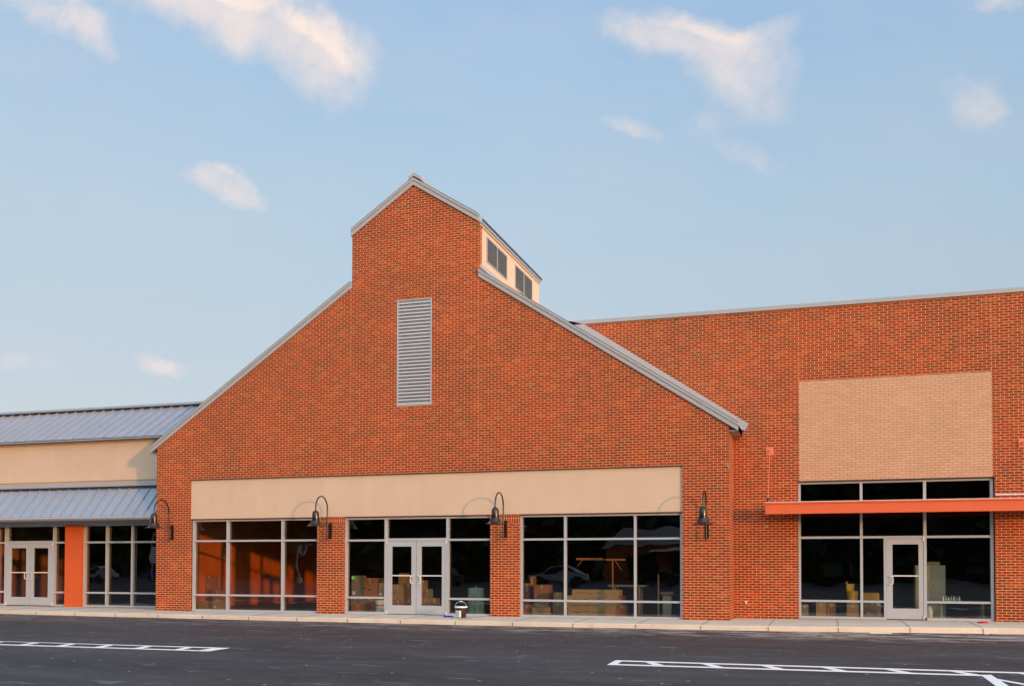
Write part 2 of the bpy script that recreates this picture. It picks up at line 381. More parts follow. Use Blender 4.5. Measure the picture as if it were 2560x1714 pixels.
for x in J:
    k = kerb(x); z = swz(x); y0, y1 = k+.0, (0 if -19.87 < x < -2.35 else 1.34)
    box(bm, x-.006, x+.006, y0+.17, y1, z-.02, z+.0055)
    box(bm, x-.006, x+.006, k-.007, k+.0, .02, z-.02)
tag(link('pavement_joints', bm, M['ceil']), kind='structure')

# painted bays
def strip(bm, a, b, c, d, z=.0195):
    lo = [bm.verts.new((*p, z-.004)) for p in (a, b, c, d)]; hi = [bm.verts.new((*p, z)) for p in (a, b, c, d)]
    bm.faces.new(hi); bm.faces.new(lo[::-1])
    for i in range(4): bm.faces.new((lo[i], lo[(i+1) % 4], hi[(i+1) % 4], hi[i]))
bm = B()
strip(bm, (-28, -10.46), (-28, -10.32), (-10.62, -10.42), (-10.40, -10.30))
strip(bm, (-28, -11.2), (-28, -11.06), (-10.62, -10.90), (-10.36, -11.02))
strip(bm, (-10.66, -10.423), (-10.40, -10.303), (-10.36, -11.0), (-10.62, -10.90))
for k in range(20):
    x = -11.16-.865*k; strip(bm, (x-.09, -10.46), (x+.06, -10.46), (x+.19, -10.94-.008*k), (x+.03, -10.94-.008*k), z=.0185)
tag(link('road_marking', bm, 'paint'), kind='structure')
bm = B()
strip(bm, (-3.20, -10.40), (12, -10.30), (12, -10.44), (-3.08, -10.54))
strip(bm, (-3.18, -11.15), (-3.06, -11.01), (2.06, -10.90), (2.08, -11.04))
strip(bm, (-3.20, -10.404), (-3.08, -10.54), (-3.055, -11.01), (-3.18, -11.15))
for k in range(6):
    x = -2.62+.885*k; strip(bm, (x-.09, -10.54), (x+.05, -10.54), (x+.27, -10.93), (x+.10, -10.93), z=.0185)
for k in range(6, 12):
    x = -2.62+.885*k; strip(bm, (x-.09, -10.54), (x+.05, -10.54), (x+.62, -11.6), (x+.46, -11.6), z=.0185)
strip(bm, (2.06, -10.90), (2.20, -10.86), (2.22, -16.2), (2.02, -16.2), z=.0190)
strip(bm, (2.19, -11.35), (2.19, -11.55), (2.60, -12.45), (2.74, -12.45), z=.0182)
tag(link('road_marking', bm, 'paint'), kind='structure')

# ------------------------------------------------------------------ storefront pieces
def frame(parent, posts, rails, y, dep=.12, name='window_frame'):
    """posts: (x0,x1,z0,z1); rails: (x0,x1,z0,z1) between the posts"""
    bm = B()
    for x0, x1, z0, z1 in posts: box(bm, x0, x1, y, y+dep, z0, z1)
    for x0, x1, z0, z1 in rails: box(bm, x0, x1, y+.002, y+dep-.002, z0, z1)
    return link(name, bm, 'alu', parent)
def panes(parent, rects, y, name='pane'):
    for x0, x1, z0, z1 in rects:
        bm = B(); v = [bm.verts.new(p) for p in ((x0, y, z0), (x1, y, z0), (x1, y, z1), (x0, y, z1))]; bm.faces.new(v)
        link(name, bm, 'glass', parent, fix=False)
def gridwin(root, x0, x1, cols, z0, z1, rws, y, pw=.05, rh=.055, name='storefront_window'):
    """cols: centre x of inner posts; rws: (low, high) rails; frame + panes as one window part"""
    posts = [(x0, x0+pw, z0, z1), (x1-pw, x1, z0, z1)] + [(c-pw/2-.003, c+pw/2+.003, z0+.055, z1-.045) for c in cols]
    rails = [(x0+pw, x1-pw, z0, z0+.055), (x0+pw, x1-pw, z1-.045, z1)]
    xs_ = [x0+pw] + sum([[c-pw/2-.003, c+pw/2+.003] for c in cols], []) + [x1-pw]
    gl = []
    for a, b in zip(xs_[0::2], xs_[1::2]):
        zz = [z0+.055] + sum([[r0, r1] for r0, r1 in rws], []) + [z1-.045]
        for r0, r1 in rws: rails.append((a, b, r0, r1))
        for c, d in zip(zz[0::2], zz[1::2]): gl.append((a, b, c, d))
    w_ = frame(root, posts, rails, y, name=name); panes(w_, gl, y+.108); return w_
def door(root, x0, x1, z0, z1, y, gx0, gx1, gz0, gz1, mid, handle_side, hinge_side, label=None):
    bm = B(); d0, d1 = y+.012, y+.057
    box(bm, x0, gx0, d0, d1, z0, z1); box(bm, gx1, x1, d0, d1, z0, z1)
    box(bm, gx0, gx1, d0+.001, d1-.001, z0, gz0); box(bm, gx0, gx1, d0+.001, d1-.001, gz1, z1)
    dr = link('door', bm, 'alu', root)
    panes(dr, [(gx0, gx1, gz0, gz1)], y+.052)
    bpart('push_bar', 'alud', dr, [(gx0, gx1, y+.020, y+.045, mid-.016, mid+.016)])
    hx = (gx1+x1)/2 if handle_side > 0 else (gx0+x0)/2
    s = -handle_side; o = hx; hz = mid-.115; bm = B()
    q = [(o, y+.012, hz+.105), (o+s*.0, y-.05, hz+.105), (o+s*.05, y-.055, hz+.105), (o+s*.075, y-.055, hz+.085), (o+s*.08, y-.055, hz), (o+s*.075, y-.055, hz-.085), (o+s*.05, y-.055, hz-.105), (o, y-.05, hz-.105), (o, y+.012, hz-.105)]
    tube(bm, q, .013, 8); link('pull_handle', bm, 'alud', dr, smooth=True)
    hgx = x0 if hinge_side < 0 else x1
    for hz_ in (z0+.06, z1-.02):
        bm = B(); tube(bm, [(hgx, y-.006, hz_-.05), (hgx, y-.006, hz_+.05)], .016, 8); link('hinge', bm, 'alud', dr, smooth=True)
    bm = B(); box(bm, x0, x1, y+.004, y+.011, z0+.001, z0+.012); link('bottom_sweep', bm, 'darkline', dr)
    return dr

# ------------------------------------------------------------------ centre gable building
XL, XR = -19.87, -2.35
gl = thing('brick_shop', (-11.11, 0, .13), 'red brick gabled shop in the centre with raised peak and cream sign band', 'shop building')
zl = lambda x: 9.624+.6657*(x+13.2)       # underside of left rake
zr = lambda x: 9.655-.652*(x+9.241)       # underside of right rake
outer = [(XL, .10), (XL, zl(XL)), (-13.165, zl(-13.165)), (-13.165, 11.175), (-11.22, 12.467), (-9.205, 11.19), (-9.205, zr(-9.205)), (XR, zr(XR)), (XR, .10),
         (-3.56, .10), (-3.56, 4.175), (-18.635, 4.175), (-18.635, .10)]
lv = [(-11.72, 6.115), (-10.645, 6.115), (-10.645, 9.168), (-11.72, 9.168)]
bm = B(); prism(bm, [outer, lv], 0, .2, 'y')
box(bm, XR-.2, XR, .2, 14, .10, zr(XR)-.02); box(bm, XL, XL+.2, .2, 14, .10, zl(XL)-.02)
link('brick_wall', bm, 'brick', gl)
bpart('brick_pilaster', 'brick', gl, [(-14.255, -13.38, 0, .34, .10, 2.742)])
bpart('brick_pilaster', 'brick', gl, [(-8.87, -8.02, 0, .34, .10, 2.742)])
bpart('soldier_course', 'soldier', gl, [(-14.255, -13.38, -.001, .34, 2.742, 2.945)])
bpart('soldier_course', 'soldier', gl, [(-8.87, -8.02, -.001, .34, 2.742, 2.945)])
bpart('sign_band', 'stucco', gl, [(-18.635, -3.56, .05, .34, 2.958, 4.158)])
bpart('lintel', 'lintel', gl, [(-18.635, -3.56, -.004, .34, 2.945, 2.958)])
bpart('band_flashing', 'darkline', gl, [(-18.635, -3.56, -.012, .10, 4.158, 4.175)])
for x, z0, z1 in ((-13.19, 4.2, 9.6), (-9.23, 4.2, 9.6), (-3.55, 4.2, 5.85), (-18.62, 4.2, 5.9)):
    bpart('control_joint', 'sealant', gl, [(x-.007, x+.007, -.0015, .01, z0, z1)])
# windows, bay 1
RW = [(.612, .668), (2.262, 2.318)]
ZB, ZT = .135, 2.925
gridwin(gl, -18.60, -14.255, [-17.37, -15.475], ZB, ZT, [(.604, .656), (2.255, 2.31)], .08)
# bay 2: side light, double door, side light
fp = [(-13.38, -13.335, ZB, ZT), (-12.125, -12.055, ZB, ZT), (-10.215, -10.15, ZB, ZT), (-8.90, -8.87, ZB, ZT)]
fr_ = [(-13.335, -12.125, ZB, .20), (-13.335, -12.125, .58, .635), (-13.335, -12.125, 2.24, 2.295), (-13.335, -12.125, 2.875, ZT),
       (-12.055, -10.215, 2.245, 2.32), (-12.055, -10.215, 2.875, ZT),
       (-10.15, -8.90, ZB, .19), (-10.15, -8.90, .575, .63), (-10.15, -8.90, 2.24, 2.295), (-10.15, -8.90, 2.875, ZT)]
w2 = frame(gl, fp, fr_, .08, name='storefront_window')
panes(w2, [(-13.335, -12.125, .20, .58), (-13.335, -12.125, .635, 2.24), (-13.335, -12.125, 2.295, 2.875), (-12.055, -10.215, 2.32, 2.875),
           (-10.15, -8.90, .19, .575), (-10.15, -8.90, .63, 2.24), (-10.15, -8.90, 2.295, 2.875)], .188)
door(gl, -12.05, -11.142, .14, 2.24, .08, -11.90, -11.285, .40, 2.085, 1.25, 1, -1)
door(gl, -11.130, -10.220, .14, 2.24, .08, -10.985, -10.35, .40, 2.085, 1.25, -1, 1)
gridwin(gl, -8.02, -3.575, [-6.75, -4.825], ZB, ZT, [(.558, .612), (2.235, 2.288)], .08)
# louvre on the gable
bm = B(); x0, x1, z0, z1 = -11.72, -10.645, 6.115, 9.168
for b in ((x0, x0+.035, -.012, .14, z0, z1), (x1-.035, x1, -.012, .14, z0, z1), (x0+.035, x1-.035, -.010, .14, z1-.03, z1), (x0+.035, x1-.035, -.010, .14, z0, z0+.03)): box(bm, *b)
lf = link('gable_louvre', bm, 'slat', gl)
bm = B(); n = 30; p = (z1-z0-.06)/n
for i in range(n):
    za = z0+.03+p*i
    prism(bm, [[(.005, za+.008), (.012, za+.002), (.115, za+p*1.05), (.108, za+p*1.12)]], x0+.036, x1-.036, 'x')
    prism(bm, [[(.002, za+.008), (.012, za+.008), (.012, za+p*.72), (.002, za+p*.72)]], x0+.036, x1-.036, 'x')
link('louvre_blades', bm, 'slat', lf)
bpart('louvre_backing', 'black', lf, [(x0+.036, x1-.036, .142, .19, z0+.01, z1-.01)])
# roofs: slabs with standing seams
def slab(name, parent, xa, za, xb, zb, th, y0, y1, ribs=True, pitch=.41, cut=None, mt='roof'):
    bm = B(); prism(bm, [[(xa, za), (xb, zb), (xb, zb+th), (xa, za+th)]], y0, y1, 'y')
    if ribs:
        n_ = int((y1-y0)/pitch); sl = (zb-za)/(xb-xa)
        for i in range(n_+1):
            y = y0+.03+i*pitch
            if y+.02 > y1: break
            prism(bm, [[(xa, za+th-.01), (xb, zb+th-.01), (xb, zb+th+.045), (xa, za+th+.045)]], y, y+.022, 'y')
    return link(name, bm, mt, parent)
slab('roof', gl, -20.13, zl(-20.13)+.02, -13.17, zl(-13.17)+.02, .17, .002, 14)
slab('roof', gl, -9.20, zr(-9.20)+.02, -2.12, zr(-2.12)+.02, .17, .002, 14)
def rake(parent, xa, za, xb, zb, low=.125, hi=.08, y=-.05):
    bm = B(); prism(bm, [[(xa, za), (xb, zb), (xb, zb+low), (xa, za+low)]], y, -.001, 'y')
    prism(bm, [[(xa, za+low+.008), (xb, zb+low+.008), (xb, zb+low+hi), (xa, za+low+hi)]], y-.022, -.001, 'y')
    f = link('rake_fascia', bm, 'fascia', parent)
    bm = B(); prism(bm, [[(xa, za+low-.001), (xb, zb+low-.001), (xb, zb+low+.009), (xa, za+low+.009)]], y+.012, -.002, 'y')
    prism(bm, [[(xa, za+low+hi), (xb, zb+low+hi), (xb, zb+low+hi+.018), (xa, za+low+hi+.018)]], y-.018, .05, 'y')
    link('drip_edge', bm, 'darkline', f); return f
rake(gl, -20.13, zl(-20.13), -13.21, zl(-13.21))
rake(gl, -9.235, zr(-9.235), -2.11, zr(-2.11)+.02)
# eaves with soffit
bpart('eave_soffit', 'fascia', gl, [(-20.13, XL-.001, -.001, 14, 5.02, 5.036), (-20.13, -20.115, -.001, 14, 5.036, 5.14)])
bm = B(); box(bm, XR+.001, -2.12, -.002, 1.345, 5.03, 5.046); box(bm, -2.135, -2.12, -.002, 1.345, 5.046, 5.20)
link('eave_soffit', bm, M['fascia'], gl)
# cupola
cup = link('cupola', (lambda b: (box(b, -9.304, -9.204, .201, 6.05, 9.70, 11.30), box(b, -13.165, -13.065, .201, 6.05, 9.7, 11.28), box(b, -13.065, -9.304, 5.95, 6.05, 9.7, 11.30), b)[-1])(B()), 'stucco_cream', gl)
bpart('cornice', 'stucco_cream', cup, [(-9.203, -9.165, .03, 6.07, 11.10, 11.235)])
bm = B(); prism(bm, [[(-13.165, 11.28), (-9.204, 11.30), (-11.22, 12.46)]], 5.95, 6.05, 'y'); link('gable_end', bm, 'stucco_cream', cup)
bpart('base_flashing', 'fascia', cup, [(-9.203, -9.16, .03, 6.07, 9.90, 10.02)])
slL = (12.467-11.168)/1.955; slR = (12.467-11.215)/1.981
slab('cupola_roof', gl, -13.20, 11.172, -11.22, 12.47, .16, .003, 6.12)
slab('cupola_roof', gl, -11.22, 12.47, -9.13, 11.155, .16, .003, 6.12)
rake(gl, -13.185, 11.165, -11.22, 12.467)
rake(gl, -11.22, 12.467, -9.225, 11.205)
bm = B(); prism(bm, [[(-11.38, 12.62), (-11.22, 12.73), (-10.98, 12.585), (-10.98, 12.68), (-11.22, 12.825), (-11.38, 12.715)]], -.03, 6.12, 'y'); link('ridge_cap', bm, 'fascia', gl)
bpart('eave_fascia', 'fascia', gl, [(-9.20, -9.138, .004, 6.10, 11.236, 11.285)])
bpart('eave_drip', 'darkline', gl, [(-9.128, -9.112, .004, 6.12, 11.225, 11.285)])
for ya, yb in ((.59, 2.47), (3.31, 5.20)):
    bm = B(); z0, z1 = 10.24, 10.962; ym = (ya+yb)/2; xx = -9.2035
    for b in ((xx, xx+.02, ya, ya+.04, z0, z1), (xx, xx+.02, yb-.04, yb, z0, z1), (xx, xx+.02, ym-.03, ym+.03, z0, z1)): box(bm, *b)
    for a, b in ((ya+.04, ym-.03), (ym+.03, yb-.04)): box(bm, xx, xx+.019, a, b, z1-.025, z1); box(bm, xx, xx+.019, a, b, z0, z0+.025)
    lf = link('cupola_louvre', bm, 'slatdark', cup)
    bm = B(); n = 15; p = (z1-z0-.05)/n
    for i in range(n):
        za = z0+.025+p*i
        for a, b in ((ya+.04, ym-.03), (ym+.03, yb-.04)): prism(bm, [[(xx+.014, za+.004), (xx+.018, za), (xx+.004, za+p*.62), (xx+.0, za+p*.62)]], a, b, 'y')
    link('louvre_blades', bm, 'slatdark', lf)
    bpart('louvre_backing', 'black', lf, [(xx-.004, xx+.0005, ya+.04, yb-.04, z0+.02, z1-.02)])
# counterflashing on the neighbouring wall along the roof slope
bm = B(); prism(bm, [[(-7.3, 8.64), (-6.48, 8.405), (-1.944, 5.38), (-2.042, 5.196), (-2.20, 5.26), (-7.3, 8.56)]], 1.30, 1.348, 'y')
prism(bm, [[(-7.3, 8.57), (-2.13, 5.215), (-2.19, 5.10), (-7.3, 8.40)]], 1.22, 1.299, 'y')
link('step_flashing', bm, 'fascia', gl)
# interior shell of the centre shop
bpart('interior_wall', 'inwall', gl, [(XL+.2, XL+.26, .36, 13.9, .14, 4.3)])
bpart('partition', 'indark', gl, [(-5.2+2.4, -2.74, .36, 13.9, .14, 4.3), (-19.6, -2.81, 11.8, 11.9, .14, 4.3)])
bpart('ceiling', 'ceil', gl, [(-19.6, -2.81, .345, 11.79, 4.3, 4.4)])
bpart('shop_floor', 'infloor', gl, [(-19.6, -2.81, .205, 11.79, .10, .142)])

# ------------------------------------------------------------------ right wing
YW = 1.35
rw = thing('brick_wing', (4, YW, .15), 'flat roofed red brick shop on the right with tan painted brick panel', 'shop building')
bm = B(); prism(bm, [[(-2.349, .10), (-2.349, 5.10), (-7.4, 8.36), (-7.4, 8.42), (14, 8.42), (14, .10), (4.09, .10), (4.09, 3.80), (4.052, 3.80), (4.052, 6.459), (-.646, 6.459), (-.646, 3.80), (-.672, 3.80), (-.672, .10)]], YW, YW+.22, 'y')
box(bm, 13.78, 14, YW+.22, 20, .10, 8.42)
link('brick_wall', bm, 'brick', rw)
bpart('painted_brick_panel', 'tanbrick', rw, [(-.646, 4.052, YW-.003, YW+.22, 3.80, 6.459)])
bpart('coping', 'fascia', rw, [(-7.4, 14.05, YW-.05, YW+.30, 8.42, 8.53)])
bpart('roof', 'roof', rw, [(-2.3, 13.75, YW+.31, 20, 8.0, 8.1)])
bpart('panel_lintel', 'darkline', rw, [(-.672, 4.09, YW+.006, YW+.12, 3.775, 3.799)])
for x, z1 in ((4.05, 8.41), (-.65, 8.41)): bpart('control_joint', 'sealant', rw, [(x-.007, x+.007, YW-.0015, YW+.01, 6.47, z1)])
YF = YW+.08
fp = [(-.668, -.608, .15, 3.772), (.884, .95, .215, 3.72), (2.425, 2.497, .215, 3.72), (3.997, 4.067, .15, 3.772), (1.463, 1.524, .215, 2.262)]
rl = [(-.608, 3.997, 3.72, 3.772), (-.608, 1.463, .15, .215), (2.497, 3.997, .15, .215), (1.463, 1.524, .15, .2149)]
for a, b in ((-.608, .884), (.95, 2.425), (2.497, 3.997)): rl += [(a, b, 2.265, 2.325), (a, b, 3.04, 3.10)]
for a, b in ((-.608, .884), (.95, 1.463), (2.497, 3.997)): rl += [(a, b, .59, .645)]
w3 = frame(rw, fp, rl, YF, name='storefront_window')
pr = []
for a, b in ((-.608, .884), (.95, 2.425), (2.497, 3.997)): pr += [(a, b, 2.325, 3.04), (a, b, 3.10, 3.72)]
for a, b in ((-.608, .884), (.95, 1.463), (2.497, 3.997)): pr += [(a, b, .215, .59), (a, b, .645, 2.265)]
panes(w3, pr, YF+.108)
door(rw, 1.528, 2.42, .16, 2.26, YF, 1.676, 2.306, .446, 2.105, 1.29, -1, 1)
# steel canopy on rods
cz0, cz1, cy0 = 2.885, 3.185, .46
bm = B(); prism(bm, [[(cy0-.03, cz1), (cy0-.03, cz1-.035), (cy0, cz1-.04), (cy0, cz0+.04), (cy0-.03, cz0+.035), (cy0-.03, cz0), (cy0+.10, cz0), (cy0+.10, cz0+.03), (cy0+.03, cz0+.04), (cy0+.03, cz1-.04), (cy0+.1, cz1-.03), (cy0+.1, cz1)]], -1.47, 9.5, 'x')
prism(bm, [[(cy0+.1, cz0), (YW-.001, cz0), (YW-.001, cz1-.05), (YW-.03, cz1-.05), (YW-.03, cz0+.03), (cy0+.1, cz0+.03)]], -1.47, -1.43, 'x')
box(bm, -1.43, 9.46, cy0+.1, YW-.001, cz1-.085, cz1-.045)
box(bm, 9.46, 9.5, cy0+.1, YW-.001, cz0, cz1)
cn = link('canopy', bm, 'canopy', rw)
bpart('edge_trim', 'alud', cn, [(-1.475, 9.505, cy0-.034, cy0+.08, cz1+.001, cz1+.016)])
for x in (-1.398, 4.74, 9.3):
    bpart('wall_plate', 'salmon', cn, [(x-.10, x+.10, YW-.02, YW-.001, 4.51, 4.73)])
    bm = B(); tube(bm, [(x, YW-.02, 4.63), (x, YW-.09, 4.60)], .03, 10); tube(bm, [(x, YW-.07, 4.60), (x, .55, 3.27)], .009, 8)
    link('hanger_rod', bm, 'salmon', cn, smooth=True)
    bm = B(); lathe(bm, [(.055, 0), (.055, .04), (.03, .05), (.028, .10), (.012, .12)], (x, .55, cz1+.017), 12, True, True); link('rod_anchor', bm, 'bronze', cn, smooth=True)
for x, z in ((-1.5, 2.60),):
    bm = B(); tube(bm, [(x, YW-.025, z), (x, YW-.001, z)], .045, 14); link('blank_cover', bm, 'kraft3', rw, smooth=True)
bm = B(); tube(bm, [(4.10, YW-.04, 3.335), (9.4, YW-.04, 3.345)], .018, 8)
for x in (4.55, 5.1, 5.65): tube(bm, [(x-.02, YW-.04, 3.335), (x+.02, YW-.04, 3.335)], .024, 8)
link('conduit', bm, 'white', rw, smooth=True)
bm = B(); lathe(bm, [(.03, 0), (.035, .02), (.02, .05), (.03, .06)], (-2.03, YW-.05, .52), 10, True, True); tube(bm, [(-2.03, YW-.001, .545), (-2.03, YW-.07, .545)], .02, 8); tube(bm, [(-2.07, YW-.05, .59), (-1.99, YW-.05, .59)], .012, 8)
link('hose_tap', bm, 'alud', rw, smooth=True)
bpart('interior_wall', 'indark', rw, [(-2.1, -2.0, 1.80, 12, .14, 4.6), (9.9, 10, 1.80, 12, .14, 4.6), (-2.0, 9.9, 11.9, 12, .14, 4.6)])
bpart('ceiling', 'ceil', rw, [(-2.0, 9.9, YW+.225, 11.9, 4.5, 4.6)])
bpart('shop_floor', 'infloor', rw, [(-2.0, 9.9, YF+.12, 11.9, .10, .152)])
# security camera like conduit elbow on the brick corner
bm = B(); prism(bm, [[(-2.40, 4.20), (-2.375, 4.20), (-2.352, 4.05), (-2.37, 4.05)]], -.02, -.001, 'y')
link('corner_bracket', bm, 'fascia', gl)

# ------------------------------------------------------------------ left wing
lw = thing('stucco_wing', (-27, YW, .14), 'low cream stucco shop on the left with grey metal roofs and orange pier', 'shop building')
bpart('stucco_wall', 'stucco', lw, [(-46, XL-.001, YW, YW+.25, 4.10, 5.74)])
bpart('cornice', 'stucco', lw, [(-46, XL-.001, YW-.06, YW-.001, 5.64, 5.735)])
bpart('base_moulding', 'stucco', lw, [(-46, XL-.001, YW-.045, YW-.001, 4.36, 4.50)])
bpart('frieze', 'fascia', lw, [(-46, XL-.001, YW-.01, YW+.25, 2.905, 4.099)])
def seamroof(name, parent, y0, z0, y1, z1, x0, x1, phase, pitch=.4064, th=.06):
    bm = B(); prism(bm, [[(y0, z0), (y1, z1), (y1, z1-th), (y0, z0-th)]], x0, x1, 'x'); rf = link(name, bm, 'roof', parent)
    bm = B(); k = math.ceil((x0-phase)/pitch)
    while phase+k*pitch < x1-.01:
        x = phase+k*pitch; k += 1
        prism(bm, [[(y0-.004, z0-.005), (y1, z1-.005), (y1, z1+.06), (y0-.004, z0+.055)]], x-.010, x+.010, 'x')
    link('standing_seams', bm, 'seam', rf if parent.parent is None else parent); return rf
seamroof('roof', lw, 1.10, 5.765, 3.15, 7.06, -46, XL-.002, -20.80)
bpart('ridge_cap', 'roof', lw, [(-46, XL-.002, 3.02, 3.30, 7.095, 7.17)])
bpart('ridge_underside', 'darkline', lw, [(-46, XL-.002, 3.03, 3.25, 7.058, 7.094)])
bpart('eave_trim', 'fascia', lw, [(-46, XL-.002, 1.085, YW-.061, 5.70, 5.735)])
bpart('drip_line', 'darkline', lw, [(-46, XL-.002, 1.08, 1.10, 5.736, 5.76)])
bm = B(); prism(bm, [[(3.25, 7.06), (9, 7.0), (9, 6.9), (3.2, 6.96)]], -46, XL-.002, 'x'); link('rear_roof', bm, 'roof', lw)
aw = seamroof('awning', lw, .42, 3.125, 1.305, 4.085, -46, XL-.002, -21.08)
bpart('head_flashing', 'fascia', aw, [(-46, XL-.002, 1.23, YW-.012, 4.155, 4.225), (-46, XL-.002, 1.27, YW-.013, 4.225, 4.31)])
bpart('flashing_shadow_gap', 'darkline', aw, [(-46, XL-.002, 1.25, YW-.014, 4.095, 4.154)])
bm = B(); prism(bm, [[(.40, 3.02), (.54, 3.02), (.54, 3.10), (.40, 3.10), (.37, 3.06)]], -46, XL-.002, 'x'); prism(bm, [[(.385, 3.012), (.50, 3.012), (.50, 2.998), (.395, 2.998)]], -46, XL-.002, 'x')
link('gutter', bm, 'fascia', aw)
bpart('soffit', 'fascia', aw, [(-46, XL-.002, .55, YW-.012, 3.03, 3.05)])
bpart('orange_pier', 'orange', lw, [(-24.55, -23.865, YW-.01, YW+.3, .11, 2.904)])
bpart('orange_pier', 'orange', lw, [(-28.25, -27.565, YW-.01, YW+.3, .11, 2.904)])
ZT2 = 2.903
gridwin(lw, -23.864, -19.95, [-22.935, -21.915, -20.90], .145, ZT2, [(.585, .643), (2.278, 2.338)], YF)
fp = [(-27.563, -27.515, .145, ZT2), (-27.20, -27.11, .145, ZT2), (-25.135, -25.075, .145, ZT2), (-24.60, -24.551, .145, ZT2)]
rl = [(-27.515, -27.20, .145, .20), (-27.515, -27.20, .585, .643), (-27.515, -27.20, 2.278, 2.338), (-27.515, -27.20, 2.86, ZT2),
      (-27.11, -25.135, 2.275, 2.37), (-27.11, -25.135, 2.86, ZT2),
      (-25.075, -24.60, .145, .20), (-25.075, -24.60, .585, .643), (-25.075, -24.60, 2.278, 2.338), (-25.075, -24.60, 2.86, ZT2)]
w4 = frame(lw, fp, rl, YF, name='storefront_window')
panes(w4, [(-27.515, -27.20, .20, .585), (-27.515, -27.20, .643, 2.278), (-27.515, -27.20, 2.338, 2.86), (-27.11, -25.135, 2.37, 2.86),
           (-25.075, -24.60, .20, .585), (-25.075, -24.60, .643, 2.278), (-25.075, -24.60, 2.338, 2.86)], YF+.108)
door(lw, -27.105, -26.115, .15, 2.27, YF, -26.93, -26.27, .44, 2.125, 1.285, 1, -1)
door(lw, -26.105, -25.14, .15, 2.27, YF, -25.96, -25.34, .44, 2.125, 1.285, -1, 1)
bpart('storefront_window', 'alu', lw, [(-46, -28.251, YF, YF+.05, .14, ZT2)])
bpart('interior_wall', 'kraft2', lw, [(-30.2, -30.1, 1.75, 9, .14, 4.0)])
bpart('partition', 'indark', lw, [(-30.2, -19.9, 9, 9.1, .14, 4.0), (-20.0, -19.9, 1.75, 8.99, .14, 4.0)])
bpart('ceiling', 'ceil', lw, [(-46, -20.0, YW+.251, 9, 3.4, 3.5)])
bpart('shop_floor', 'infloor', lw, [(-46, -20.0, YF+.12, 9, .10, .144)])

# ------------------------------------------------------------------ gooseneck lamps
def lamp(x, z):
    r_ = thing('wall_lamp', (x, 0, z), 'black gooseneck wall lamp on the right brick pier, its arm seen end on', 'wall lamp', 'gooseneck lamps on the brick front')
    # plate from z .06 to .55 above lamp foot (foot = 2.237)
    f = z; bm = B()
    prism(bm, [[(x+.05*math.cos(a), f+(.50 if math.sin(a) > 0 else .12)+.05*math.sin(a)) for a in [2*math.pi*i/20 for i in range(20)]]], -.022, -.001, 'y')
    link('wall_plate', bm, 'bronze', r_, bevel=.004)
    for zz in (.13, .47):
        bm = B(); tube(bm, [(x, -.02, f+zz), (x, -.18, f+zz)], .017, 8); tube(bm, [(x, -.195, f+zz-.025), (x, -.195, f+zz+.025)], .03, 10)
        link('bracket', bm, 'bronze', r_, smooth=True)
    bm = B(); top = f+.943; pts = [(x, -.195, f), (x, -.195, f+.3), (x, -.195, f+.6), (x, -.195, top-.06)]
    for i in range(17):
        a = math.pi*i/16; pts.append((x, -.5425+.3475*math.cos(a), top+.345*math.sin(a)))
    pts.append((x, -.89, f+.84)); tube(bm, pts, .0205, 12); link('gooseneck_arm', bm, 'bronze', r_, smooth=True)
    c = (x, -.89, f)
    bm = B(); lathe(bm, [(.0205, .87), (.045, .857), (.075, .835), (.093, .80), (.100, .765), (.100, .635), (.092, .63), (.092, .575)], c, 32, False, True)
    hs = link('lamp_housing', bm, 'bronze', r_, smooth=True)
    bm = B()
    for zz in (.622, .600, .578): lathe(bm, [(.094, zz-.004), (.112, zz-.005), (.112, zz+.003), (.094, zz+.004)], c, 32)
    for k in range(4):
        a = math.pi/4+k*math.pi/2; tube(bm, [(c[0]+.108*math.cos(a), c[1]+.108*math.sin(a), f+.565), (c[0]+.108*math.cos(a), c[1]+.108*math.sin(a), f+.645)], .008, 6)
    link('guard_ring', bm, 'bronze', hs, smooth=True)
    bm = B(); prof = [(.092, .575), (.125, .568), (.135, .55), (.145, .515), (.165, .475), (.20, .445), (.245, .43), (.285, .423)]
    lathe(bm, prof + [(.285, .419)] + [(r__-.006, zz-.006) for r__, zz in prof[::-1]], c, 40); link('lamp_shade', bm, 'bronze', r_, smooth=True)
    bm = B(); lathe(bm, [(.02, .56), (.045, .52), (.045, .47), (.02, .445)], c, 16, True, True); link('bulb', bm, 'white', r_, smooth=True)
    return r_
L4 = lamp(-2.918, 2.165)
lab = ['black gooseneck wall lamp on the left end pier, beside the grey awning', 'black gooseneck wall lamp over the brick pilaster between the left window bay and the doors',
       'black gooseneck wall lamp over the brick pilaster to the right of the double doors']
for (x, z, l) in ((-19.272, 2.237, lab[0]), (-13.823, 2.237, lab[1]), (-8.429, 2.237, lab[2])):
    c = copy_tree(L4); c.location = (x, 0, z); c['label'] = l

# ------------------------------------------------------------------ things on the pavement
bx, by, bz = -9.36, -1.0, .131
pail = thing('bucket', (bx, by, bz), 'dark brown pail with a white lid and printed label beside the double doors', 'bucket')
bm = B(); lathe(bm, [(.132, 0), (.135, .005), (.158, .27), (.158, .295), (.150, .295)], (bx, by, bz), 36, True, True); link('pail_body', bm, 'bucket', pail, smooth=True)
bm = B(); lathe(bm, [(.160, .275), (.176, .275), (.178, .30), (.172, .312), (.10, .312), (.01, .311)], (bx, by, bz), 36, False, True); link('lid', bm, 'white', pail, smooth=True)
bm = B(); tube(bm, [(bx-.165*math.cos(a), by-.01, bz+.29+.155*math.sin(a)) for a in [math.pi*i/14 for i in range(15)]], .004, 6); hd = link('handle', bm, 'alud', pail, smooth=True)
bm = B(); tube(bm, [(bx-.03, by-.01, bz+.444), (bx+.045, by-.01, bz+.442)], .014, 8); link('grip', bm, 'white', hd, smooth=True)
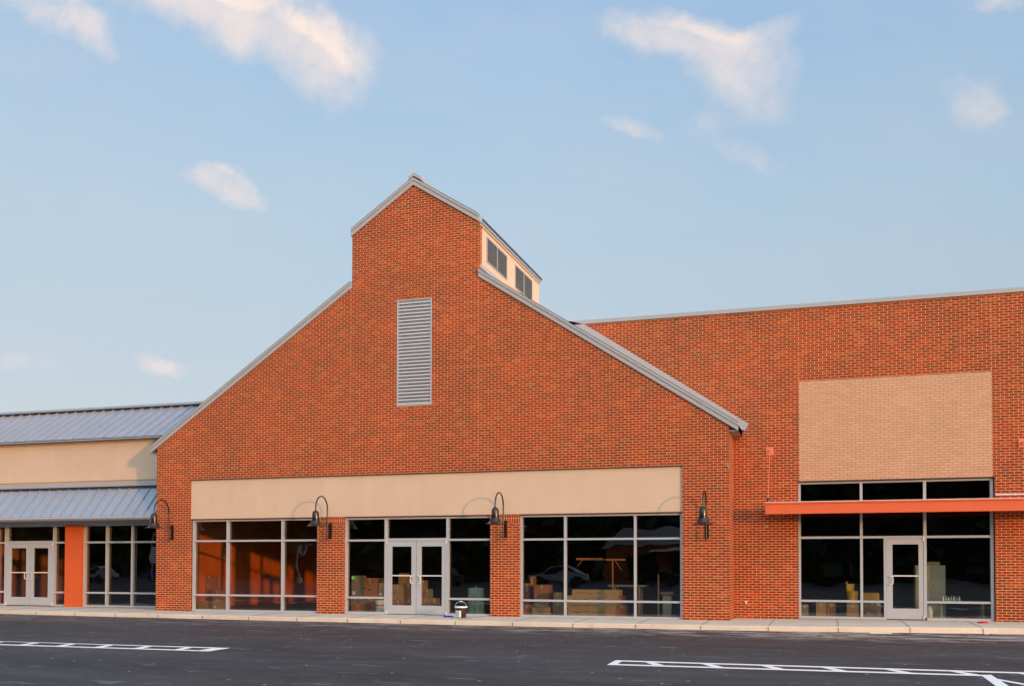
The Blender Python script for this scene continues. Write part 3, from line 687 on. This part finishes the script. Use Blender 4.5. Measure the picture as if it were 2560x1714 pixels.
def arcpatch(bm, a0, a1, z0, z1, rr):
    n = 8; A = []
    for i in range(n+1):
        a = a0+(a1-a0)*i/n; A.append([bm.verts.new((bx+(rr+(.023*zz/.27))*math.cos(a), by+(rr+(.023*zz/.27))*math.sin(a), bz+zz)) for zz in (z0, z1)])
    for p, q in zip(A, A[1:]): bm.faces.new((p[0], q[0], q[1], p[1]))
cam_a = math.atan2(-25.04, 9.36)
bm = B(); arcpatch(bm, cam_a-1.35, cam_a+.02, .02, .20, .1365); lb = link('label', bm, 'paper', pail)
bm = B(); arcpatch(bm, cam_a-.50, cam_a-.40, .02, .20, .138)
for k in range(4): arcpatch(bm, cam_a-1.2, cam_a-.55, .06+k*.03, .068+k*.03, .138)
link('label_print', bm, 'blue', lb)
bm = B(); pts = []
for i in range(24):
    a = 2*math.pi*i/24; pts.append((-9.84+.155*math.cos(a)*(1+.06*math.sin(3*a)), -.72+.09*math.sin(a)))
prism(bm, [pts], .131, .152, 'z'); prism(bm, [[(-9.84+(x+9.84)*.8, -.72+(y+.72)*.7) for x, y in pts]], .152, .168, 'z')
tag(link('tray', bm, 'blue', bevel=.004), 'flat bright blue plastic tray lying on the pavement left of the pail', 'tray')
def rumple(name, x, y, z, sx, sy, sz, m_, label, cat, seed):
    rd = random.Random(seed); bm = B(); bmesh.ops.create_icosphere(bm, subdivisions=3, radius=1)
    for v in bm.verts:
        d = 1+.35*math.sin(5*v.co.x+seed)*math.cos(4*v.co.y+seed)+rd.uniform(-.12, .12)
        v.co = Vector((v.co.x*sx*d, v.co.y*sy*d, max(0, v.co.z*sz*d)))+Vector((x, y, z))
    return tag(link(name, bm, m_, smooth=True), label, cat)
rumple('rag', 3.70, .55, .151, .12, .10, .045, 'red', 'crumpled red rag on the pavement near the right end window', 'rag', 3)
bm = B(); lathe(bm, [(.028, 0), (.038, .09), (.036, .09)], (0, 0, 0), 16, True); bmesh.ops.rotate(bm, verts=bm.verts[:], cent=(0, 0, 0), matrix=Matrix.Rotation(R(88), 3, 'Y')); bmesh.ops.translate(bm, verts=bm.verts[:], vec=(3.36, -1.95, .05))
tag(link('paper_cup', bm, 'paper', smooth=True), 'small white paper cup lying on the asphalt by the kerb', 'cup')
bpl = B(); box(bpl, .97, 1.42, -2.15, -2.11, .016, .032); tag(link('wood_lath', bpl, 'paper'), 'thin white lath lying on the asphalt against the kerb', 'lath')
bpl = B(); box(bpl, 2.5, 2.76, 1.05, 1.09, swz(2.6)+.004, swz(2.6)+.02); tag(link('wood_scrap', bpl, 'timber'), 'thin brown wood scrap on the pavement in front of the right shop door', 'scrap')

# ------------------------------------------------------------------ stock seen through the glass
def carton(x, y, z, w_, d, h, label, m_='kraft', rot=0, tape=True, prints=0, group='cardboard boxes stacked inside the centre shop', name='cardboard_box', paper=False):
    r_ = thing(name, (x, y, z), label, 'box', group); r_.rotation_euler = (0, 0, R(rot)); o = Vector((x, y, z))
    bm = B(); box(bm, x-w_/2, x+w_/2, y-d/2, y+d/2, z, z+h*.985)
    # two top flaps meeting at a seam
    for s in (-1, 1):
        box(bm, x-w_/2+.002, x+w_/2-.002, *( (y-d/2+.001, y-.004) if s < 0 else (y+.004, y+d/2-.001)), z+h*.985+.0005, z+h)
    link('carton_body', bm, m_, r_)
    if tape: bpart('tape', 'tape', r_, [(x-w_/2-.002, x+w_/2+.002, y-.03, y+.03, z+h+.0005, z+h+.002), (x-.03, x+.03, y-d/2-.002, y-d/2-.0005, z+h*.72, z+h*.98)])
    if prints:
        bm = B(); rd = random.Random(int(x*100)+prints)
        for k in range(prints):
            px = x-w_*.32+w_*.6*k/max(1, prints); pz = z+h*(.35+.2*rd.random())
            box(bm, px-w_*.07, px+w_*.09, y-d/2-.0025, y-d/2-.0005, pz-h*.035, pz+h*.035)
        link('print', bm, 'ink', r_)
    if paper: bpart('label', 'paper', r_, [(x-w_*.4, x-w_*.1, y-d/2-.003, y-d/2-.0005, z+h*.12, z+h*.28)])
    return r_
Z0 = .143
# bay 1
G2 = 'boxes inside the right shop'; Z1 = .153
carton(-18.791, 1.175, 0.143, 0.488, 0.35, 0.255, 'low open brown box in the left corner of the left window bay', 'kraft')
carton(-18.403, 1.275, 0.143, 0.280, 0.35, 0.332, 'brown box with a white tag, second from the left in the left bay', 'kraft', paper=True)
carton(-19.496, 2.400, 0.143, 0.370, 0.4, 0.445, 'wide red brown box behind the low ones in the left bay', 'kraft2')
carton(-19.499, 2.380, 0.589, 0.308, 0.36, 0.317, 'small red brown box resting on the wide one in the left bay', 'kraft2')
carton(-19.471, 2.370, 0.907, 0.247, 0.34, 0.317, 'topmost dark red box by the sunlit wall of the left bay', 'kraft2')
carton(-18.934, 2.100, 0.143, 0.409, 0.4, 0.589, 'red brown box right of the red stack in the left bay', 'kraft2')
carton(-13.366, 1.100, 0.143, 0.450, 0.4, 0.227, 'bottom long brown box left of the white paint bucket', 'kraft2')
carton(-13.514, 1.105, 0.371, 0.239, 0.35, 0.212, 'small brown box at the left end of the second row in the sidelight', 'kraft', prints=1)
carton(-13.250, 1.105, 0.371, 0.238, 0.35, 0.216, 'brown box with dark hand hole in the second row of the sidelight', 'kraft', prints=1)
carton(-13.087, 1.450, 0.143, 0.319, 0.4, 0.448, 'brown box with a pale slot behind the white paint bucket', 'kraft2', prints=1)
carton(-12.782, 1.450, 0.143, 0.238, 0.4, 0.452, 'plain brown box hidden behind the white paint bucket', 'kraft3')
carton(-13.480, 1.180, 0.584, 0.307, 0.36, 0.648, 'grey brown tall box with white labels left in the sidelight pile', 'kraft3', paper=True)
carton(-13.102, 1.360, 0.592, 0.544, 0.42, 0.568, 'large printed box in the middle of the sidelight pile', 'kraft2', prints=2)
carton(-12.691, 1.325, 0.596, 0.224, 0.35, 0.423, 'narrow brown box with a label beside the door post', 'kraft', paper=True)
carton(-12.239, 1.500, 0.143, 0.392, 0.4, 0.359, 'low brown box with a dark hand hole behind the left door', 'kraft2', prints=1)
carton(-12.261, 1.500, 0.503, 0.380, 0.4, 0.468, 'tall light brown box seen through the left door', 'kraft', prints=1)
carton(-11.953, 1.650, 0.143, 0.313, 0.4, 0.395, 'red brown box at floor level behind the left door pull', 'kraft2')
carton(-11.974, 1.650, 0.539, 0.300, 0.4, 0.469, 'red brown box with a dark print behind the left door', 'kraft2', prints=1)
carton(-12.383, 2.050, 0.143, 0.200, 0.3, 0.841, 'tall narrow box hidden behind the pile of the left door', 'kraft3')
carton(-12.384, 2.050, 0.985, 0.227, 0.3, 0.318, 'small pale box peeking over the pile of the left door', 'kraft')
carton(-11.309, 1.400, 0.143, 0.345, 0.4, 0.433, 'long low box behind the right door', 'kraft')
carton(-11.075, 1.450, 0.143, 0.153, 0.3, 0.421, 'small dark box beside the long low one behind the right door', 'kraft3')
carton(-11.441, 1.400, 0.577, 0.129, 0.3, 0.258, 'upright orange brown box behind the right door stile', 'kraft2')
carton(-11.300, 1.450, 0.577, 0.141, 0.3, 0.258, 'narrow brown box on the long low one behind the right door', 'kraft3')
carton(-11.443, 1.425, 0.836, 0.142, 0.25, 0.261, 'little pale box topmost behind the right door', 'kraft')
carton(-8.078, 1.050, 0.143, 0.237, 0.3, 0.284, 'low brown box at the left end of the right window bay', 'kraft2')
carton(-8.462, 2.350, 0.143, 0.162, 0.3, 0.875, 'tall narrow brown box at the left edge of the right bay', 'kraft2')
carton(-8.366, 2.550, 0.143, 0.124, 0.3, 1.076, 'tallest narrow box in the left corner of the right bay', 'kraft2')
carton(-7.919, 2.100, 0.143, 0.451, 0.4, 0.438, 'lower of the two boxes stacked left in the right bay', 'kraft')
carton(-7.920, 2.100, 0.582, 0.475, 0.4, 0.398, 'upper orange brown box stacked left in the right bay', 'kraft2')
carton(-7.660, 0.950, 0.143, 0.468, 0.3, 0.226, 'low wide box near the glass left in the right bay', 'kraft')
carton(-7.322, 1.675, 0.143, 0.309, 0.35, 0.365, 'low grey brown box under a small one in the right bay', 'kraft3')
carton(-7.328, 1.650, 0.509, 0.249, 0.3, 0.263, 'small box on its low neighbour beside the white post', 'kraft')
carton(-5.443, 1.600, 0.143, 0.216, 0.4, 0.289, 'dark box end beside the stack of long flat boxes', 'kraft2')
carton(-5.489, 1.600, 0.433, 0.171, 0.4, 0.257, 'dark box on top, at the right end of the long flat stack', 'kraft2')
carton(-0.524, 2.050, 0.153, 0.186, 0.3, 0.349, 'brown box in the left corner of the right shop window', 'kraft3', group=G2)
carton(-0.100, 2.075, 0.153, 0.268, 0.35, 0.407, 'wider brown box second from the left in the right shop', 'kraft', group=G2)
carton(0.162, 2.150, 0.153, 0.216, 0.3, 0.397, 'orange brown box third from the left in the right shop', 'kraft2', group=G2)
carton(0.705, 2.075, 0.153, 0.303, 0.35, 0.407, 'brown box under the yellow mop bucket in the right shop', 'kraft', group=G2)
carton(1.117, 1.925, 0.153, 0.209, 0.25, 0.173, 'low yellow brown box beside the door in the right shop', 'kraft', group=G2)
carton(1.218, 2.600, 0.153, 0.427, 0.4, 0.482, 'lower wide box behind the narrow pane in the right shop', 'kraft3', group=G2)
carton(1.190, 2.590, 0.636, 0.407, 0.38, 0.182, 'orange yellow box on the wide one in the right shop', 'yellow', group=G2)
carton(-6.212, 1.2, 0.143, 1.346, .5, 0.218, 'long flat box, lowest of the four stacked in the right bay', 'kraft', prints=3, tape=False)
carton(-6.207, 1.2, 0.362, 1.403, .5, 0.172, 'long flat box, second of the four stacked in the right bay', 'kraft', prints=3, tape=False)
carton(-6.196, 1.2, 0.535, 1.449, .5, 0.171, 'long flat box, third of the four stacked in the right bay', 'kraft', prints=3, tape=False)
carton(-6.098, 1.2, 0.707, 1.343, .5, 0.167, 'long flat box, topmost of the four stacked in the right bay', 'kraft', prints=3, tape=False)
# bay 2 left side light
bm = B(); lathe(bm, [(.05, 0), (.052, .002), (.052, .006)], (0, 0, 0), 20, True, True); bmesh.ops.rotate(bm, verts=bm.verts[:], cent=(0, 0, 0), matrix=Matrix.Rotation(R(90), 3, 'X')); bmesh.ops.translate(bm, verts=bm.verts[:], vec=(-13.17, .18, 1.18))
tag(link('sticker', bm, 'green'), 'round green sticker on the glass of the left sidelight', 'sticker')
pb = thing('paint_bucket', (-12.60, .84, Z0), 'white paint bucket with a printed label behind the left sidelight glass', 'bucket')
bm = B(); lathe(bm, [(.135, 0), (.15, .34), (.158, .345), (.158, .37), (.0, .372)], (-12.60, .84, Z0), 28, True); link('pail_body', bm, 'white', pb, smooth=True)
bm = B(); lathe(bm, [(.1455, .20), (.1475, .235)], (-12.60, .84, Z0), 28); link('label', bm, 'red', pb)
# behind the doors
# rolls right of the doors
def roll(x, y, h, r__, label):
    t = thing('wrapped_roll', (x, y, Z0), label, 'roll', 'film wrapped rolls right of the doors')
    bm = B(); rd = random.Random(5); prof = [(r__*.96, 0)]+[(r__*(1+.02*math.sin(k*2.1)), h*k/10) for k in range(1, 10)]+[(r__*.97, h*.985), (r__*.80, h), (.04, h*.985)]
    lathe(bm, prof, (x, y, Z0), 32, True, True); link('film', bm, 'wrap', t, smooth=True)
    bm = B(); lathe(bm, [(.045, h*.985), (.045, h+.03), (.035, h+.03), (.035, h*.985)], (x, y, Z0), 16); link('core', bm, 'kraft', t, smooth=True)
roll(-9.75, 1.30, .76, .245, 'fat greenish film wrapped roll standing behind the glass right of the doors')
roll(-9.06, 1.40, .73, .235, 'second film wrapped roll partly hidden by the brick pilaster')
# bay 3
st = thing('work_stand', (-4.9, 2.1, Z0), 'orange lit timber trestle with an upright post in the right part of the right bay', 'trestle')
bm = B()
for x, y in ((-5.75, 2.0), (-5.75, 2.4), (-5.05, 2.0), (-5.05, 2.4)): box(bm, x-.03, x+.03, y-.03, y+.03, Z0, Z0+.80)
link('leg', bm, 'timber', st); bpart('table_board', 'timber', st, [(-5.95, -4.85, 1.9, 2.5, Z0+.801, Z0+.85)]); bpart('upright', 'timber', st, [(-4.45, -4.41, 1.5, 1.54, Z0, 1.30)])
pd = thing('pedestal', (-4.15, 1.35, Z0), 'grey tool pedestal with an orange lit side near the right end of the right bay', 'pedestal')
bpart('column', 'cream', pd, [(-4.27, -4.03, 1.25, 1.45, Z0+.03, Z0+.58)]); bpart('top', 'kraft2', pd, [(-4.33, -3.97, 1.2, 1.5, Z0+.601, Z0+.68)]); bpart('base', 'cream', pd, [(-4.35, -3.95, 1.17, 1.53, Z0, Z0+.029)])
# right shop
G2 = 'boxes inside the right shop'; Z1 = .153
MX, MY, MZ = 0.705, 2.075, 0.561
mb = thing('mop_bucket', (MX, MY, MZ), 'yellow mop bucket with a wringer standing on a box in the right shop', 'bucket')
bm = B(); lathe(bm, [(.11, 0), (.15, .30), (.155, .31), (.145, .31), (.11, .02)], (MX, MY, MZ), 20, True); link('tub', bm, 'yellow', mb, smooth=True)
bpart('wringer', 'yellow', mb, [(MX-.13, MX+.04, MY-.07, MY+.07, MZ+.312, MZ+.50), (MX-.16, MX-.13, MY-.02, MY+.02, MZ+.312, MZ+.56)])
cb = thing('cabinet', (2.67, 2.65, Z1), 'tall beige metal cabinet behind the glass right of the door of the right shop', 'cabinet')
bpart('cabinet_body', 'cream', cb, [(2.30, 3.04, 2.4, 2.9, Z1, 1.565)]); bpart('cabinet_door', 'cream', cb, [(2.32, 2.66, 2.385, 2.399, .25, 1.54), (2.68, 3.02, 2.385, 2.399, .25, 1.54)])
bpart('handle', 'alud', cb, [(2.64, 2.65, 2.36, 2.384, .95, 1.1)])
bt = thing('tool_case', (2.76, 2.6, 1.566), 'small yellowish tool case on top of the beige cabinet', 'tool case')
bpart('case_body', 'timber', bt, [(2.60, 2.92, 2.5, 2.7, 1.566, 1.66)]); bm = B(); tube(bm, [(2.68, 2.6, 1.655), (2.69, 2.6, 1.70), (2.83, 2.6, 1.70), (2.84, 2.6, 1.655)], .01, 6); link('handle', bm, 'ink', bt)
tb = thing('counter', (3.3, 2.2, Z1), 'low dark counter carrying bottles in the right end window', 'table')
bpart('table_top', 'cream', tb, [(2.85, 3.95, 2.0, 2.5, .60, .63)])
for x in (2.9, 3.9):
    for y in (2.05, 2.45): bpart('leg', 'cream', tb, [(x-.02, x+.02, y-.02, y+.02, Z1, .599)])
for k in range(7):
    x = 2.95+k*.065; o = thing('bottle', (x, 2.12, .631), 'small clear bottle with a coloured cap in the row on the low counter', 'bottle', 'bottles on the low counter')
    bm = B(); lathe(bm, [(.024, 0), (.026, .07), (.012, .10), (.011, .115)], (x, 2.12, .631), 12, True, True); link('bottle_body', bm, ('white', 'wrap')[k % 2], o, smooth=True)
    bm = B(); lathe(bm, [(.014, .115), (.014, .135)], (x, 2.12, .631), 10, True, True); link('cap', bm, ('yellow', 'white', 'blue')[k % 3], o)
jb = thing('jug', (2.62, 2.2, Z1), 'white plastic jug standing just right of the door of the right shop', 'jug')
bm = B(); lathe(bm, [(.09, 0), (.095, .22), (.06, .30), (.03, .33), (.03, .35)], (2.62, 2.2, Z1), 16, True, True); link('jug_body', bm, 'white', jb, smooth=True)
bm = B(); lathe(bm, [(.034, .35), (.034, .385)], (2.62, 2.2, Z1), 12, True, True); link('cap', bm, 'red', jb)

# ------------------------------------------------------------------ wood on the far side of the car park (seen mirrored in the glass)
bm = B(); rd = random.Random(11)
pr_ = [(-215, 0), (46, 0)] + [(46-3.5*i, 12.5+rd.uniform(-.8, 1.8)-max(0, 46-3.5*i-30)*.3) for i in range(75)]; prism(bm, [pr_], -84, -83, 'y')  # hidden backing slab added to keep bright sky out of the reflections
for k in range(26000):
    x = rd.uniform(-210, 48); yy = -78-abs(rd.gauss(0, 7))
    top = 19+3.5*math.sin(x*.13)+2.5*math.sin(x*.37+1)-(max(0, x-20)*.22)
    z = rd.uniform(0, 1)**.8*top; s = rd.uniform(.5, 1.3)
    a = Vector((rd.gauss(0, 1), rd.gauss(0, 1), rd.gauss(0, 1))).normalized(); b = a.orthogonal().normalized(); c = a.cross(b)
    p = Vector((x, yy, z)); bm.faces.new([bm.verts.new(p+q) for q in (b*s, c*s*.7, -b*s, -c*s*.7)])
tag(link('far_wood', bm, 'leaf'), 'dark wood beyond the car park, seen only mirrored in the shop glass', 'wood', kind='stuff')

# ------------------------------------------------------------------ car park side, seen only mirrored in the glass
hs = thing('far_shop', (0, -60, 0), 'dark brick shop with pale hipped roof across the car park', 'shop building')
FX = -4.5
bpart('wall', 'brick', hs, [(FX-14, FX-5, -72, -60, 0, 3.4)])
bm = B(); prism(bm, [[(FX-14.6, 3.41), (FX-4.4, 3.41), (FX-7, 4.7), (FX-12, 4.7)]], -70, -59.4, 'y'); link('roof', bm, 'fascia', hs)
bpart('window', 'black', hs, [(FX-12+k*4, FX-9.6+k*4, -59.99, -59.95, .6, 2.6) for k in range(2)])
bpart('awning', 'white', hs, [(FX-10, FX-5.5, -59.9, -58.4, 2.75, 2.95)])
sg = thing('pylon_sign', (-60.2, -50, 0), 'two legged pylon sign with plain white panels across the car park', 'sign')
for x in (-60.7, -59.7): bpart('leg', 'fascia', sg, [(x-.07, x+.07, -50.1, -49.9, 0, 4.7)])
bpart('panel', 'white', sg, [(-60.8, -59.6, -50.2, -49.8, 2.0, 3.4)]); bpart('panel', 'salmon', sg, [(-60.9, -59.5, -50.2, -49.8, 4.1, 4.7)])
def car(x, y, m_, label):  # far cars
    c = thing('parked_car', (x, y, .015), label, 'car', 'cars parked across the car park')
    bm = B(); prism(bm, [[(x-2.2, .35), (x-2.25, .75), (x-1.3, .92), (x-.7, 1.38), (x+.8, 1.42), (x+1.6, .98), (x+2.2, .9), (x+2.25, .35)]], y-.85, y+.85, 'y'); link('body', bm, m_, c, bevel=.06)
    bm = B(); prism(bm, [[(x-1.12, .93), (x-.66, 1.31), (x+.75, 1.34), (x+1.35, .97)]], y-.862, y+.862, 'y'); link('window', bm, 'black', c)
    for wx in (-1.4, 1.4):
        for wy in (-.80, .80):
            bm = B(); tube(bm, [(x+wx, y+wy-.1, .33), (x+wx, y+wy+.1, .33)], .33, 18); link('wheel', bm, 'ink', c, smooth=True)
for x, m_, l in ((-20.5, 'fascia', 'grey parked car left of the far shop'), (-60, 'blue', 'blue parked car furthest to the left'), (-68, 'fascia', 'white parked car near the far left'), (-31, 'darkline', 'black parked car in the middle'), (-12.6, 'bronze', 'black parked car before the far shop')):
    car(x, -51, m_, l)
lp = thing('parking_light', (-43.4, -50, 0), 'tall grey car park light on a round concrete base, mirrored in the glass', 'street lamp')
bm = B(); lathe(bm, [(.28, 0), (.28, .75), (.12, .76)], (-43.4, -50, 0), 20, True, True); link('base', bm, 'concrete', lp, smooth=True)
bm = B(); tube(bm, [(-43.4, -50, .75), (-43.4, -50, 3.3)], .07, 10); tube(bm, [(-43.4, -50, 3.2), (-42.6, -50, 3.3)], .04, 8); link('pole', bm, 'fascia', lp, smooth=True)
bpart('lamp_head', 'fascia', lp, [(-43.0, -42.3, -50.2, -49.8, 3.32, 3.44)])

rk = thing('timber_rack', (-6.0, 1.15, Z0), 'orange lit timber prop with a long beam and braces behind the flat boxes', 'timber prop')
bpart('beam', 'kraft2', rk, [(-6.69, -5.95, 1.12, 1.16, 1.70, 1.76), (-5.82, -5.30, 1.12, 1.16, 1.685, 1.735), (-5.95, -5.82, 1.125, 1.155, 1.705, 1.72)])
bpart('post', 'kraft2', rk, [(-5.66, -5.63, 1.12, 1.15, Z0, 1.684)])
for x0, x1, z0, z1 in ((-5.40, -5.57, 1.42, 1.68), (-6.66, -6.52, 1.52, 1.69)):
    bm = B(); tube(bm, [(x0, 1.13, z0), (x1, 1.13, z1)], .010, 6); link('brace', bm, 'kraft2', rk)
